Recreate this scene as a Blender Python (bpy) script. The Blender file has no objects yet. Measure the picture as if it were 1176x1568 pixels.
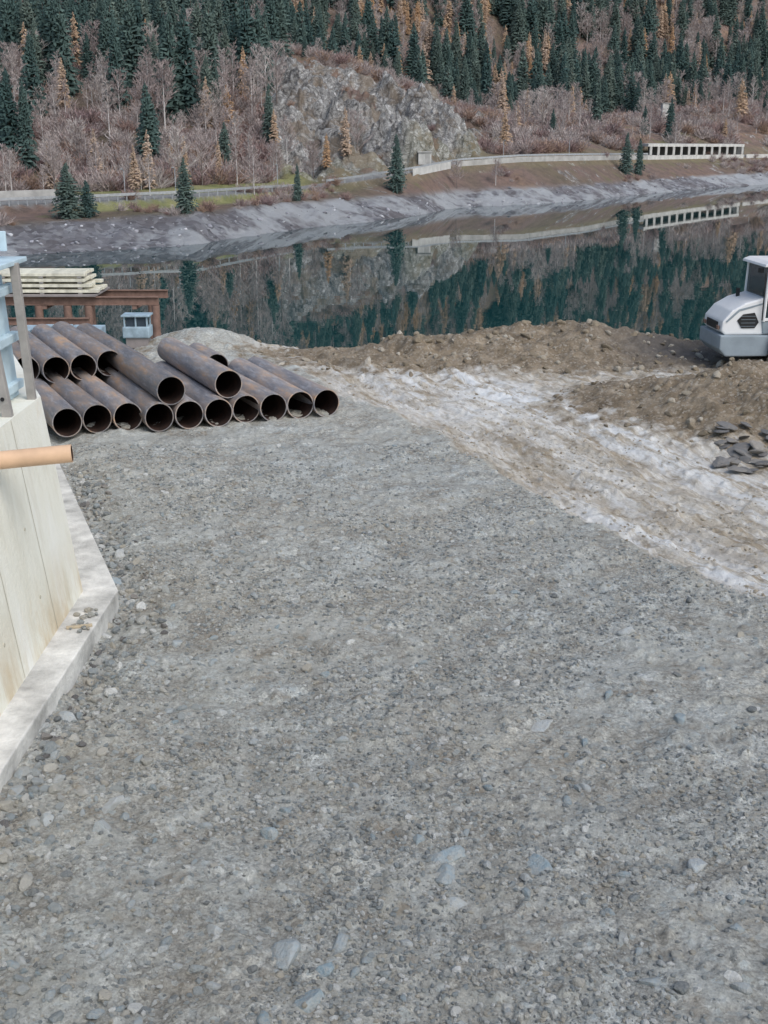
import bpy, math, random
import numpy as np
from mathutils import Vector, Matrix
random.seed(7); rng=np.random.default_rng(7)
sc=bpy.context.scene
CZ=5.0; PIT=math.radians(17.1); CP,SP=math.cos(PIT),math.sin(PIT)
F=1900.0; WZ=-7.0
# ---------- survey helpers (photo measurements -> world metres) ----------
def ray(u,v):
    dx=(u-588)/F; dy=(784-v)/F
    return dx, CP+dy*SP, -SP+dy*CP
def slope(v):
    dx,y,z=ray(588,v); return z/y
def G(u,v,z=0.0):
    dx,y,zz=ray(u,v); k=(z-CZ)/zz
    return np.array([dx*k,y*k])
def proj(x,y,z):
    d=y*CP-(z-CZ)*SP; up=y*SP+(z-CZ)*CP
    return 588+F*x/d, 784-F*up/d
# ---------- noise ----------
LAT=rng.random((256,256))
def vn(x,y,o=0):
    x=np.asarray(x,float)+o*17.3; y=np.asarray(y,float)+o*9.7
    xi=np.floor(x).astype(int); yi=np.floor(y).astype(int)
    fx=x-xi; fy=y-yi; fx=fx*fx*(3-2*fx); fy=fy*fy*(3-2*fy)
    a=LAT[xi&255,yi&255]; b=LAT[(xi+1)&255,yi&255]; c=LAT[xi&255,(yi+1)&255]; d=LAT[(xi+1)&255,(yi+1)&255]
    return (a*(1-fx)+b*fx)*(1-fy)+(c*(1-fx)+d*fx)*fy
def fbm(x,y,s,oct=4,o=0):
    t=0;a=1;n=0
    x=np.asarray(x)/s; y=np.asarray(y)/s
    for i in range(oct):
        t=t+a*vn(x,y,o+i); n+=a; a*=.5
        x,y=(x*1.6-y*1.2),(x*1.2+y*1.6)
    return t/n
def ss(a,b,x):
    t=np.clip((x-a)/(b-a),0,1); return t*t*(3-2*t)
# ---------- material helpers ----------
class MB:
    def __init__(s,name,rough=.8,spec=.3):
        s.m=bpy.data.materials.new(name); s.m.use_nodes=True; s.nt=s.m.node_tree
        s.b=s.nt.nodes['Principled BSDF']; s.b.inputs['Roughness'].default_value=rough
        s.b.inputs['Specular IOR Level'].default_value=spec
        s.tc=s.nt.nodes.new('ShaderNodeTexCoord')
    def n(s,t,**k):
        x=s.nt.nodes.new(t)
        for a,b in k.items(): setattr(x,a,b)
        return x
    def l(s,a,b): s.nt.links.new(a,b)
    def noise(s,scale,det=4,rough=.55,vec=None,dist=0):
        x=s.n('ShaderNodeTexNoise'); x.inputs['Scale'].default_value=scale; x.inputs['Detail'].default_value=det
        x.inputs['Roughness'].default_value=rough; x.inputs['Distortion'].default_value=dist
        s.l(vec or s.tc.outputs['Object'],x.inputs['Vector']); return x.outputs['Fac']
    def vor(s,scale,feature='F1',out='Distance',vec=None):
        x=s.n('ShaderNodeTexVoronoi',feature=feature); x.inputs['Scale'].default_value=scale
        s.l(vec or s.tc.outputs['Object'],x.inputs['Vector']); return x.outputs[out]
    def ramp(s,fac,stops):
        x=s.n('ShaderNodeValToRGB'); e=x.color_ramp.elements
        while len(e)<len(stops): e.new(.5)
        for i,(p,c) in enumerate(stops):
            e[i].position=p; e[i].color=(*c,1) if len(c)==3 else c
        s.l(fac,x.inputs[0]); return x.outputs[0]
    def fr(s,fac,a,b,lo=0,hi=1):
        x=s.n('ShaderNodeMapRange'); x.inputs[1].default_value=a;x.inputs[2].default_value=b;x.inputs[3].default_value=lo;x.inputs[4].default_value=hi
        s.l(fac,x.inputs[0]); return x.outputs[0]
    def mix(s,fac,a,b,mode='MIX'):
        x=s.n('ShaderNodeMix',data_type='RGBA',blend_type=mode)
        for sock,v in ((x.inputs[0],fac),(x.inputs[6],a),(x.inputs[7],b)):
            if isinstance(v,bpy.types.NodeSocket): s.l(v,sock)
            elif isinstance(v,(int,float)): sock.default_value=v
            else: sock.default_value=(*v,1)
        return x.outputs[2]
    def gray(s,f):
        g=s.n('ShaderNodeCombineColor')
        for i in range(3): s.l(f,g.inputs[i])
        return g.outputs[0]
    def math(s,op,a,b=None):
        x=s.n('ShaderNodeMath',operation=op)
        for i,v in enumerate((a,b)):
            if v is None: continue
            if isinstance(v,bpy.types.NodeSocket): s.l(v,x.inputs[i])
            else: x.inputs[i].default_value=v
        return x.outputs[0]
    def attr(s,name):
        x=s.n('ShaderNodeAttribute'); x.attribute_name=name; return x.outputs['Fac']
    def rnd(s): return s.n('ShaderNodeObjectInfo').outputs['Random']
    def bump(s,h,dist=.02,strength=1,prev=None):
        x=s.n('ShaderNodeBump'); x.inputs['Distance'].default_value=dist; x.inputs['Strength'].default_value=strength
        s.l(h,x.inputs['Height'])
        if prev: s.l(prev,x.inputs['Normal'])
        return x.outputs[0]
    def done(s,col,nrm=None,rough=None,metal=None):
        if isinstance(col,bpy.types.NodeSocket): s.l(col,s.b.inputs['Base Color'])
        else: s.b.inputs['Base Color'].default_value=(*col,1)
        if nrm: s.l(nrm,s.b.inputs['Normal'])
        if rough is not None: s.l(rough,s.b.inputs['Roughness'])
        if metal is not None: s.b.inputs['Metallic'].default_value=metal
        return s.m
def simple(name,c,rough=.6,metal=0,var=.25,scale=3,bumpd=.004,spec=.3):
    m=MB(name,rough,spec)
    n=m.noise(scale,5,.6); n2=m.noise(scale*9,3)
    f=m.fr(n,.3,.7,1-var,1+var*.4)
    return m.done(m.mix(1.0,c,m.gray(f),'MULTIPLY'),m.bump(n2,bumpd),None,metal)
# ---------- mesh helpers ----------
def link(o,parent=None):
    sc.collection.objects.link(o)
    if parent is not None: o.parent=parent
    return o
def empty(name,loc=(0,0,0),rz=0):
    e=bpy.data.objects.new(name,None); e.location=loc; e.rotation_euler[2]=rz; return link(e)
def meshobj(name,V,Fc,mat=None,parent=None,smooth=False,attrs=None):
    me=bpy.data.meshes.new(name)
    me.from_pydata([tuple(p) for p in V],[],[tuple(f) for f in Fc]); me.update()
    if smooth: me.polygons.foreach_set('use_smooth',[True]*len(me.polygons))
    if mat: me.materials.append(mat)
    return link(bpy.data.objects.new(name,me),parent)
def gridobj(name,X,Y,Z,mat,attrs):
    R,C=X.shape
    co=np.stack([X,Y,Z],-1).reshape(-1,3).astype(np.float32)
    i=np.arange(R*C).reshape(R,C)
    q=np.stack([i[:-1,:-1],i[:-1,1:],i[1:,1:],i[1:,:-1]],-1).reshape(-1,4)
    me=bpy.data.meshes.new(name); nf=len(q)
    me.vertices.add(R*C); me.vertices.foreach_set('co',co.ravel())
    me.loops.add(nf*4); me.loops.foreach_set('vertex_index',q.ravel().astype(np.int32))
    me.polygons.add(nf); me.polygons.foreach_set('loop_start',np.arange(0,nf*4,4,dtype=np.int32))
    try: me.polygons.foreach_set('loop_total',np.full(nf,4,dtype=np.int32))
    except Exception: pass
    me.polygons.foreach_set('use_smooth',np.ones(nf,dtype=bool))
    me.update(calc_edges=True); me.validate()
    for k,a in attrs.items():
        at=me.attributes.new(k,'FLOAT','POINT'); at.data.foreach_set('value',a.reshape(-1).astype(np.float32))
    me.materials.append(mat)
    return link(bpy.data.objects.new(name,me))
def box(name,c,s,mat,parent=None,rot=(0,0,0),bev=.01):
    import bmesh
    bm=bmesh.new(); bmesh.ops.create_cube(bm,size=1)
    for v in bm.verts: v.co=Vector((v.co.x*s[0],v.co.y*s[1],v.co.z*s[2]))
    if bev: bmesh.ops.bevel(bm,geom=bm.edges[:],offset=min(bev,min(s)*.3),segments=2,affect='EDGES',profile=.6)
    me=bpy.data.meshes.new(name); bm.to_mesh(me); bm.free(); me.materials.append(mat)
    o=bpy.data.objects.new(name,me); o.location=c; o.rotation_euler=rot; return link(o,parent)
def prism(name,pts,y0,y1,mat,parent=None,bev=.02,axis='Y'):
    import bmesh
    bm=bmesh.new()
    if axis=='Y':
        a=[bm.verts.new((p[0],y0,p[1])) for p in pts]; b=[bm.verts.new((p[0],y1,p[1])) for p in pts]
    else:
        a=[bm.verts.new((p[0],p[1],y0)) for p in pts]; b=[bm.verts.new((p[0],p[1],y1)) for p in pts]
    bm.faces.new(a); bm.faces.new(b[::-1]); n=len(pts)
    for i in range(n): bm.faces.new((a[i],b[i],b[(i+1)%n],a[(i+1)%n]))
    bmesh.ops.recalc_face_normals(bm,faces=bm.faces[:])
    if bev: bmesh.ops.bevel(bm,geom=bm.edges[:],offset=bev,segments=2,affect='EDGES',profile=.6)
    me=bpy.data.meshes.new(name); bm.to_mesh(me); bm.free(); me.materials.append(mat)
    return link(bpy.data.objects.new(name,me),parent)
def tube(name,p0,p1,r,mat,parent=None,seg=24,inner=None,inmat=None):
    p0=Vector(p0);p1=Vector(p1); d=(p1-p0); L=d.length; q=d.to_track_quat('Z','Y')
    V=[];Fc=[]
    def ring(rr,z):
        b=len(V)
        for i in range(seg):
            a=2*math.pi*i/seg; V.append((rr*math.cos(a),rr*math.sin(a),z))
        return b
    mi=[]
    def conn(a,b,m=0):
        for i in range(seg):
            j=(i+1)%seg; Fc.append((a+i,a+j,b+j,b+i)); mi.append(m)
    if inner:
        r1=ring(r,0);r2=ring(r,L);r3=ring(inner,L);r4=ring(inner,0)
        conn(r1,r2);conn(r2,r3);conn(r3,r4,1);conn(r4,r1)
    else:
        r1=ring(r,0);r2=ring(r,L);conn(r1,r2);Fc.append(tuple(range(r1+seg-1,r1-1,-1)));Fc.append(tuple(range(r2,r2+seg)));mi+=[0,0]
    o=meshobj(name,V,Fc,mat,parent)
    if inner:
        o.data.materials.append(inmat or mat)
    o.data.polygons.foreach_set('material_index',mi)
    for p in o.data.polygons: p.use_smooth=len(p.vertices)==4
    o.location=p0; o.rotation_mode='QUATERNION'; o.rotation_quaternion=q
    o.data.set_sharp_from_angle(angle=math.radians(40))
    return o
def instancer(name,child,P,S,parent,tilt=0.0):
    n=len(P); V=np.zeros((n,4,3)); 
    a=rng.random(n)*2*math.pi
    ux=np.stack([np.cos(a),np.sin(a),np.zeros(n)],-1); 
    nz=np.stack([rng.normal(0,tilt,n),rng.normal(0,tilt,n),np.ones(n)],-1) if tilt else np.tile([0,0,1.],(n,1))
    nz/=np.linalg.norm(nz,axis=1)[:,None]
    ux-=nz*(ux*nz).sum(1)[:,None]; ux/=np.linalg.norm(ux,axis=1)[:,None]
    uy=np.cross(nz,ux); h=(np.asarray(S)/2)[:,None]
    P=np.asarray(P)
    V[:,0]=P-ux*h-uy*h;V[:,1]=P+ux*h-uy*h;V[:,2]=P+ux*h+uy*h;V[:,3]=P-ux*h+uy*h
    o=meshobj(name,V.reshape(-1,3),np.arange(n*4).reshape(-1,4),None,parent)
    o.instance_type='FACES'; o.use_instance_faces_scale=True; o.instance_faces_scale=1
    o.show_instancer_for_render=False; o.show_instancer_for_viewport=False
    child.parent=o
    return o
# =====================================================================
# FAR TERRAIN
# =====================================================================
U =np.array([-250,0,150,300,450,560,640,700,800,900,1000,1176,1500.])
Wv=np.array([410,392,383,374,352,340,330,318,314,307,296,282,268.])
Bv=np.array([360,345,335,325,309,303,299,292,289,283,275,264,250.])
Rv=np.array([322,314,308,301,291,275,262,250,243,241,240,238,228.])
Cv=np.array([275,272,270,262,250,240,228,218,214,211,209,206,196.])
Kv=np.array([120,110,105,84,82,118,148,170,188,184,176,166,160.])
dip=np.array([2,2,3,6,10,12,12,10,4,1,0,0,0.])
T=(U-588)/F/1.035
WY=(WZ-CZ)/np.array([slope(v) for v in Wv])
def zat(v,Y): return CZ+np.array([slope(a) for a in v])*Y
BY=WY+np.array([10,10,10,10,12,14,12,10,10,12,14,16,16.]); BZ=zat(Bv,BY)
RY=BY+np.array([9,9,9,9,9,9,9,10,12,14,16,18,18.]); RZ=zat(Rv,RY)
CY=RY+np.array([32,32,32,30,24,20,18,20,24,28,30,30,30.]); CZZ=zat(Cv,CY)
KY=CY+np.array([75,75,75,85,90,80,75,70,70,75,75,75,75.]); KZ=zat(Kv,KY)
VY=KY+22; VZ=KZ-dip
MY=KY+60; MZ=zat(Kv-18,MY)
knY=[WY-40,WY-6,WY,BY,RY-1.2,RY,RY+7,CY,KY-18,KY,VY,MY,MY+60,MY+500,MY*0+1700]
knZ=[WY*0-16,WY*0-8.3,WY*0+WZ,BZ,RZ-.9,RZ,RZ+.1,CZZ,CZZ+(KZ-CZZ)*.86,KZ,VZ,MZ,MZ+34,MZ+330,MZ+980]
knY=np.array(knY);knZ=np.array(knZ)
tt=np.concatenate([np.linspace(-.95,-.37,60,endpoint=False),np.linspace(-.37,.37,560),np.linspace(.37,.95,61)[1:]])
yy=np.concatenate([np.arange(85,190,1.0),np.arange(190,300,.6),np.arange(300,470,1.0),np.linspace(472,760,70),np.linspace(775,1700,30)])
Z=np.zeros((len(yy),len(tt))); ROCK=Z.copy(); BANK=Z.copy(); ROAD=Z.copy(); GRASS=Z.copy(); FR=Z.copy()
for j,t in enumerate(tt):
    ky=np.array([np.interp(t,T,k) for k in knY]); kz=np.array([np.interp(t,T,k) for k in knZ])
    Z[:,j]=np.interp(yy,ky,kz)
    BANK[:,j]=1-ss(ky[3]-2,ky[3]+2,yy)
    ROAD[:,j]=ss(ky[5]-.3,ky[5]+.2,yy)*(1-ss(ky[6]-.6,ky[6],yy))
    u=588+t*F*1.035
    GRASS[:,j]=ss(ky[4]-3.0,ky[4]-1,yy)*(1-ss(ky[6]+5,ky[6]+13,yy))*(1-.8*ss(440,500,u))*ss(60,150,u)
    FR[:,j]=np.interp(yy,[ky[3],ky[6],ky[7],ky[9],ky[11],ky[12]],[0,.05,1,2,3,4])
    r=ss(385,450,u)*(1-ss(700,760,u))
    ROCK[:,j]=r*ss(ky[7]-16,ky[7]-4,yy)*(1-ss(ky[9]-32,ky[9]-12,yy))
YY,TT=np.meshgrid(yy,tt,indexing='ij'); XX=TT*YY
k=np.array([1,2,3,2,1.]);k/=k.sum()
Zs=Z.copy()
for a in range(2,len(yy)-2): Zs[a]=sum(k[i]*Z[a+i-2] for i in range(5))
Z=np.where((FR>.08),Zs,Z)
hillamp=ss(.1,1.,FR)
n1=fbm(XX,YY,38,5,1)-.5; n2=fbm(XX,YY,9,4,5)-.5
Z+=hillamp*(n1*8+n2*2.6)+(ss(3.2,4.5,FR))*n1*14
rid=1-np.abs(2*fbm(XX,YY*1.3,7,5,9)-1)
rockN=fbm(XX+YY*.5,YY*.8,9,6,13)
RK0=ROCK.copy()
ROCK*=ss(.30,.42,fbm(XX,YY,12,4,21)+.04)
q_=rockN*12; st=(np.floor(q_)+ss(.55,1,q_-np.floor(q_)))/12
Z+=RK0*((rid-.62)*8+(st-.5)*18)
BN=fbm(XX,YY,2.2,4,30)-.5
Z+=BANK*ss(WZ-1,WZ+.3,Z)*BN*1.3*(1-ROAD)
m=MB('hillside',.95,.1)
c=m.ramp(m.noise(.045,5,.6),[(.3,(.22,.20,.13)),(.42,(.27,.215,.16)),(.55,(.32,.23,.20)),(.7,(.40,.27,.18))])
c=m.mix(m.fr(m.noise(.5,4,.7),.40,.75,0,.8),c,(.15,.125,.11))
c=m.mix(m.fr(m.noise(.16,4,.6),.58,.68,0,.75),c,(.24,.235,.13))
rk=m.ramp(m.noise(.5,7,.88,None,1.2),[(.38,(.08,.076,.08)),(.44,(.25,.243,.235)),(.50,(.40,.39,.375)),(.56,(.60,.59,.57)),(.61,(.98,.97,.96))])
rk=m.mix(m.fr(m.vor(.28,'DISTANCE_TO_EDGE'),.05,.0,0,.5),rk,(.12,.115,.115))
rk=m.mix(m.fr(m.noise(.15,4,.65),.50,.60,0,.7),rk,(.31,.245,.18))
spots=m.fr(m.noise(.11,5,.7,None,1),.61,.65)
rf=m.math('MAXIMUM',m.fr(m.math('ADD',m.attr('rock'),m.fr(m.noise(.35,4,.7),.3,.7,-.45,.45)),.30,.45),m.math('MULTIPLY',spots,.8))
c=m.mix(rf,c,rk)
gr=m.ramp(m.noise(.3,4),[(.35,(.28,.30,.13)),(.6,(.44,.43,.21)),(.75,(.42,.36,.23))])
c=m.mix(m.math('MULTIPLY',m.attr('grass'),m.fr(m.noise(.08,3),.30,.42)),c,gr)
bk=m.ramp(m.vor(1.3,'F1','Color'),[(0,(.14,.14,.155)),(.5,(.30,.30,.325)),(1,(.55,.56,.585))])
bk2=m.mix(m.fr(m.noise(.22,5),.35,.65,0,.7),bk,(.20,.18,.185)); 
bk2=m.mix(m.fr(m.noise(.09,4,.7),.47,.56,0,.8),bk2,(.58,.60,.62))
c=m.mix(m.attr('bank'),c,bk2)
c=m.mix(m.attr('road'),c,m.mix(m.noise(.5,4),(.34,.34,.34),(.45,.45,.44)))
m.done(c,m.bump(m.noise(1.0,6,.8),1.2,1))
ter=gridobj('mountain_hillside',XX,YY,Z,m.m,dict(rock=ROCK,bank=BANK,road=ROAD,grass=GRASS))
def terz(x,y):
    x=np.asarray(x,float);y=np.asarray(y,float);t=x/y
    i=np.clip(np.searchsorted(yy,y)-1,0,len(yy)-2); j=np.clip(np.searchsorted(tt,t)-1,0,len(tt)-2)
    fy=(y-yy[i])/(yy[i+1]-yy[i]); ft=(t-tt[j])/(tt[j+1]-tt[j])
    def bl(A): return (A[i,j]*(1-ft)+A[i,j+1]*ft)*(1-fy)+(A[i+1,j]*(1-ft)+A[i+1,j+1]*ft)*fy
    return bl(Z),bl(FR),bl(ROCK)
# ---------- water ----------
m=MB('lake_water',.01,.5); m.b.inputs['IOR'].default_value=1.5
w=m.n('ShaderNodeMapping'); w.inputs['Scale'].default_value=(.35,1.0,1); m.l(m.tc.outputs['Object'],w.inputs[0])
wn=m.noise(.8,2,.5,w.outputs[0])
m.done((.007,.043,.046),m.bump(wn,.0015,1))
meshobj('lake_water',[(-1600,20,WZ),(1600,20,WZ),(1600,1200,WZ),(-1600,1200,WZ)],[(0,1,2,3)],m.m)
# =====================================================================
# TREES
# =====================================================================
def foliage(name,c1,c2,c3,dk=.45):
    m=MB(name,.9,.1)
    a=m.ramp(m.rnd(),[(0,c1),(.5,c2),(1,c3)])
    n=m.noise(9,2,.6)
    return m.done(m.mix(m.fr(n,.35,.7,0,.6),a,tuple(x*dk for x in c1)))
fol_s=foliage('hazed_spruce_needles',(.066,.115,.110),(.11,.165,.148),(.155,.195,.165),.5)  # aerial haze painted into the needle colours: lightened and shifted to blue
fol_l=foliage('larch_needles',(.52,.33,.19),(.56,.41,.29),(.52,.42,.35),.6)
twig=foliage('bare_twigs',(.41,.34,.325),(.50,.43,.41),(.58,.53,.50),.6)
shr=foliage('shrub_twigs',(.32,.235,.235),(.38,.265,.235),(.45,.32,.23),.55)
bark=simple('bark',(.20,.17,.155),.95,scale=8)
barkp=simple('pale_bark',(.66,.63,.61),.9,scale=8)
def trunk(V,Fc,r,h,seg=6,bend=0):
    b=len(V)
    for k in range(5):
        z=h*k/4; rr=r*(1-.85*k/4)
        for i in range(seg):
            a=2*math.pi*i/seg; V.append((rr*math.cos(a)+bend*math.sin(k),rr*math.sin(a),z))
    for k in range(4):
        for i in range(seg):
            j=(i+1)%seg; Fc.append((b+k*seg+i,b+k*seg+j,b+(k+1)*seg+j,b+(k+1)*seg+i))
def conifer(name,seed,R0=.17,tiers=24,nb=10,mat=fol_s,density=1.0,h0=.06,bk=bark):
    r=random.Random(seed);V=[];Fc=[]
    trunk(V,Fc,.013,.99); nt=len(Fc)
    asym=[r.uniform(.75,1.2) for _ in range(8)]
    for k in range(tiers):
        f=k/(tiers-1); z=h0+(.985-h0)*f**.92
        R=R0*((1-f)**.8)*(1 if f>.12 else .55+f*3.7)+.012
        for i in range(nb if f<.8 else nb-3):
            if r.random()>density: continue
            a=2*math.pi*(i+r.random()*.9)/nb+k*.7
            L=R*r.uniform(.6,1.18)*asym[int(a/(2*math.pi)*8)%8]
            up=-.28*L+.5*L*f; ca,sa=math.cos(a),math.sin(a)
            w=L*.24+.006; zz=z+r.uniform(-.012,.012)
            def pt(q,s,dz): return (ca*L*q-sa*s,sa*L*q+ca*s,zz+up*q**1.4+dz)
            b=len(V)
            V+= [pt(.05,0,.012),pt(.5,w,-.018),pt(1,0,0),pt(.5,-w,-.018),pt(.55,0,.01)]
            Fc+=[(b,b+1,b+4),(b+1,b+2,b+4),(b+2,b+3,b+4),(b+3,b,b+4)]
            for q in (.35,.6,.8,.95):
                s=r.choice((-1,1))*w*r.uniform(.7,1.3); b=len(V)
                V+=[pt(q,0,.004),pt(q+.16,s,-.012-r.random()*.02),pt(q+.05,s*.3,-.03-r.random()*.02)]
                Fc.append((b,b+1,b+2))
    me=bpy.data.meshes.new(name); me.from_pydata(V,[],Fc); me.materials.append(bk); me.materials.append(mat)
    me.polygons.foreach_set('material_index',[0]*nt+[1]*(len(Fc)-nt)); me.update()
    return me
def baretree(name,seed,spread=.28,mat=twig,tw=.006,bk=barkp):
    r=random.Random(seed);V=[];Fc=[]
    trunk(V,Fc,.013,.93); nt=len(Fc)
    def rib(p,d,L,w):
        d=d.normalized(); s=d.cross(Vector((r.uniform(-1,1),r.uniform(-1,1),r.uniform(-1,1)))).normalized()*w
        q=p+d*L; b=len(V); V.extend([tuple(p-s),tuple(p+s),tuple(q+s*.35),tuple(q-s*.35)]); Fc.append((b,b+1,b+2,b+3)); return q
    for i in range(26):
        z=.2+.75*(i/26)**.9; a=r.uniform(0,6.28)
        L=spread*(1.05-z)**.6*r.uniform(.7,1.2)+.03
        d=Vector((math.cos(a),math.sin(a),r.uniform(.9,1.6)))
        p=Vector((0,0,z)); q=rib(p,d,L,tw*.9)
        for j in range(6):
            f=r.uniform(.25,1); pp=p.lerp(q,f); d2=d.normalized()+Vector((r.uniform(-.8,.8),r.uniform(-.8,.8),r.uniform(-.2,.8)))
            q2=rib(pp,d2,L*.5*r.uniform(.6,1.2),tw*.6)
            for k in range(5):
                p3=pp.lerp(q2,r.uniform(.3,1)); d3=d2.normalized()+Vector((r.uniform(-1,1),r.uniform(-1,1),r.uniform(-.4,.9)))
                rib(p3,d3,L*.28*r.uniform(.6,1.3),tw*.6)
    me=bpy.data.meshes.new(name); me.from_pydata(V,[],Fc); me.materials.append(bk); me.materials.append(mat)
    me.polygons.foreach_set('material_index',[0]*nt+[1]*(len(Fc)-nt)); me.update(); return me
def shrubmesh(name,seed,mat=shr,n=90):
    r=random.Random(seed);V=[];Fc=[]
    for i in range(n):
        a=r.uniform(0,6.28); e=r.uniform(.35,1.5); bx=r.uniform(-.3,.3);by=r.uniform(-.3,.3)
        L=r.uniform(.45,1.05); d=Vector((math.cos(a)*math.cos(e),math.sin(a)*math.cos(e),math.sin(e)))
        p=Vector((bx,by,0))
        for k in range(3):
            s=d.cross(Vector((r.uniform(-1,1),r.uniform(-1,1),.3))).normalized()*.018
            q=p+d*L/3; b=len(V); V+=[tuple(p-s),tuple(p+s),tuple(q+s*.7),tuple(q-s*.7)]; Fc.append((b,b+1,b+2,b+3))
            for _ in range(2):
                dd=(d+Vector((r.uniform(-1,1),r.uniform(-1,1),r.uniform(-.3,.8)))).normalized(); s2=s*1.0
                q2=q+dd*r.uniform(.1,.25); b=len(V); V+=[tuple(q-s2),tuple(q+s2),tuple(q2)]; Fc.append((b,b+1,b+2))
            p=q; d=(d+Vector((r.uniform(-.4,.4),r.uniform(-.4,.4),r.uniform(-.1,.2)))).normalized()
    me=bpy.data.meshes.new(name); me.from_pydata(V,[],Fc); me.materials.append(mat); me.update(); return me
con=[conifer('spruce_a',1),conifer('spruce_b',2,.13,26,9),conifer('spruce_c',3,.2,22,11)]
lar=[conifer('larch_a',4,.17,20,9,fol_l,.72,.14),conifer('larch_b',5,.14,22,8,fol_l,.65,.1)]
bare=[baretree('birch_a',6),baretree('birch_b',7,.2),baretree('birch_c',8,.36,twig,.006,bark)]
shrm=[shrubmesh('shrub_a',9),shrubmesh('shrub_b',10,twig)]
N=26000
t=rng.uniform(-.62,.62,N); 
Y=np.sqrt(rng.uniform(150**2,620**2,N)); X=t*Y
z,fr,rk=terz(X,Y); u,v=proj(X,Y,z)
cl=fbm(X,Y,22,3,40); cl2=fbm(X,Y,45,2,50); r=rng.random(N); r2=rng.random(N)
kind=np.full(N,-1)  # 0 conifer 1 larch 2 bare
forest=(fr>2.35)|((fr>2.0)&(u>760))
keep=r2<np.where(Y<520,.56,.35)
linev=20+(u-560)*.556
band=(np.abs(v-linev)<24)&(u>540)&(u<850)&(fr>2.0)
kind=np.where(forest&keep,np.where(r<.06+.16*(cl2>.56),1,np.where(r<.34+.42*(cl<.47),2,0)),kind)
kind=np.where(band&(r2<.8),np.where(r<.65,1,np.where(r<.92,2,-1)),kind)
lefth=(fr>.9)&(fr<=2.35)&(u<430)
kind=np.where(lefth&(r2<.42),np.where(r<.13,0,np.where(r<.19,1,2)),kind)
kind=np.where(lefth&(v<150)&(r2<.62)&(cl>.40),np.where(r<.5,0,np.where(r<.57,1,2)),kind)
low=(fr>.22)&(fr<=.95)&(u<560)
kind=np.where(low&(r2<.36),np.where(r<.05,0,np.where(r<.14,1,2)),kind)
knoll=(fr>1)&(fr<=2.35)&(u>=430)&(u<760)
kind=np.where(knoll&(rk<.3)&(r2<.16),np.where(r<.25,0,np.where(r<.35,1,2)),kind)
rgt=(fr>.4)&(fr<=2.0)&(u>=760)
kind=np.where(rgt&(r2<.12),np.where(r<.15,0,np.where(r<.25,1,2)),kind)
size=np.where(kind==0,rng.uniform(8,21,N),np.where(kind==1,rng.uniform(8,14,N),rng.uniform(6,13,N)))
size=np.where(fr<1.2,size*.62,size); size=np.where(knoll,size*.45,size)
size=np.where((fr>1.2)&(fr<=2.35)&~knoll,size*.85,size)
size=np.where(band,size*.7,size)
nm={0:('conifer_forest',con,'spruce_tree_stand'),1:('larch_stand',lar,'larch_tree_stand'),2:('bare_tree_stand',bare,'birch_tree_stand')}
for kk,(nme,ml,part) in nm.items():
    e=empty(nme); idx=np.where(kind==kk)[0]
    for q,me in enumerate(ml):
        ii=idx[q::len(ml)]
        ch=link(bpy.data.objects.new(part+'_tree',me))
        instancer(part,ch,np.stack([X[ii],Y[ii],z[ii]-.15],-1),size[ii],e)
N=26000
t=rng.uniform(-.5,.5,N); Y=np.sqrt(rng.uniform(130**2,440**2,N)); X=t*Y; z,fr,rk=terz(X,Y); u,v=proj(X,Y,z)
cl=fbm(X,Y,12,3,60)
ok=((fr>.35)&(fr<2.7)&(cl>.42)&(rk<.35))|((fr>.0)&(fr<.04)&(cl>.52)&(z>WZ+1.2))|((fr>.28)&(fr<=.35)&(cl>.6))|((rk>=.35)&(rng.random(N)<.04))
ok&=z>WZ+1
s=rng.uniform(1.0,3.2,N); s=np.where(fr<.3,s*.5,s); s=np.where(rk>.3,s*.5,s)
e=empty('shrubs')
for q,me in enumerate(shrm):
    ii=np.where(ok)[0][q::2]; ch=link(bpy.data.objects.new('shrub_clump',me))
    instancer('shrub_stand',ch,np.stack([X[ii],Y[ii],z[ii]-.1],-1),s[ii],e)
def tree(u_,vb,hpx,me,name,Yd=None,wx=1.0):
    tq=(u_-588)/F/1.035
    ys=np.arange(120,460,.5); zz=terz(tq*ys,ys)[0]; vv=proj(tq*ys,ys,zz)[1]
    below=np.where(vv<=vb)[0]; y=ys[below[0]] if len(below) else 300
    x=(u_-588)/F*(y*CP+5*SP); z=float(terz(x,y)[0]); h=hpx/F*(y*1.0)
    o=link(bpy.data.objects.new(name,me)); o.location=(x,y,z-.1); o.scale=(h*wx,h*wx,h); o.rotation_euler[2]=random.random()*6
for a in [(607,296,84,1,1.25),(102,335,82,2,1.6),(130,333,55,2,1.6),(281,326,80,0,1.2),(345,262,70,0,1.2),(20,250,135,2,1.0),(960,268,60,2,1.0),(980,270,54,1,1.1),(845,212,42,0,1),(455,308,55,1,1)]:
    tree(a[0],a[1],a[2],con[a[3]],'spruce_tree',wx=a[4])
for a in [(350,205,68,0),(262,262,50,1),(500,262,50,1)]:
    tree(a[0],a[1],a[2],lar[a[3]],'larch_tree',wx=1.1)
for a in [(388,300,70,0),(700,290,40,2),(228,300,60,1),(760,285,38,0)]:
    tree(a[0],a[1],a[2],bare[a[3]],'birch_tree',wx=1.1)
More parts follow.
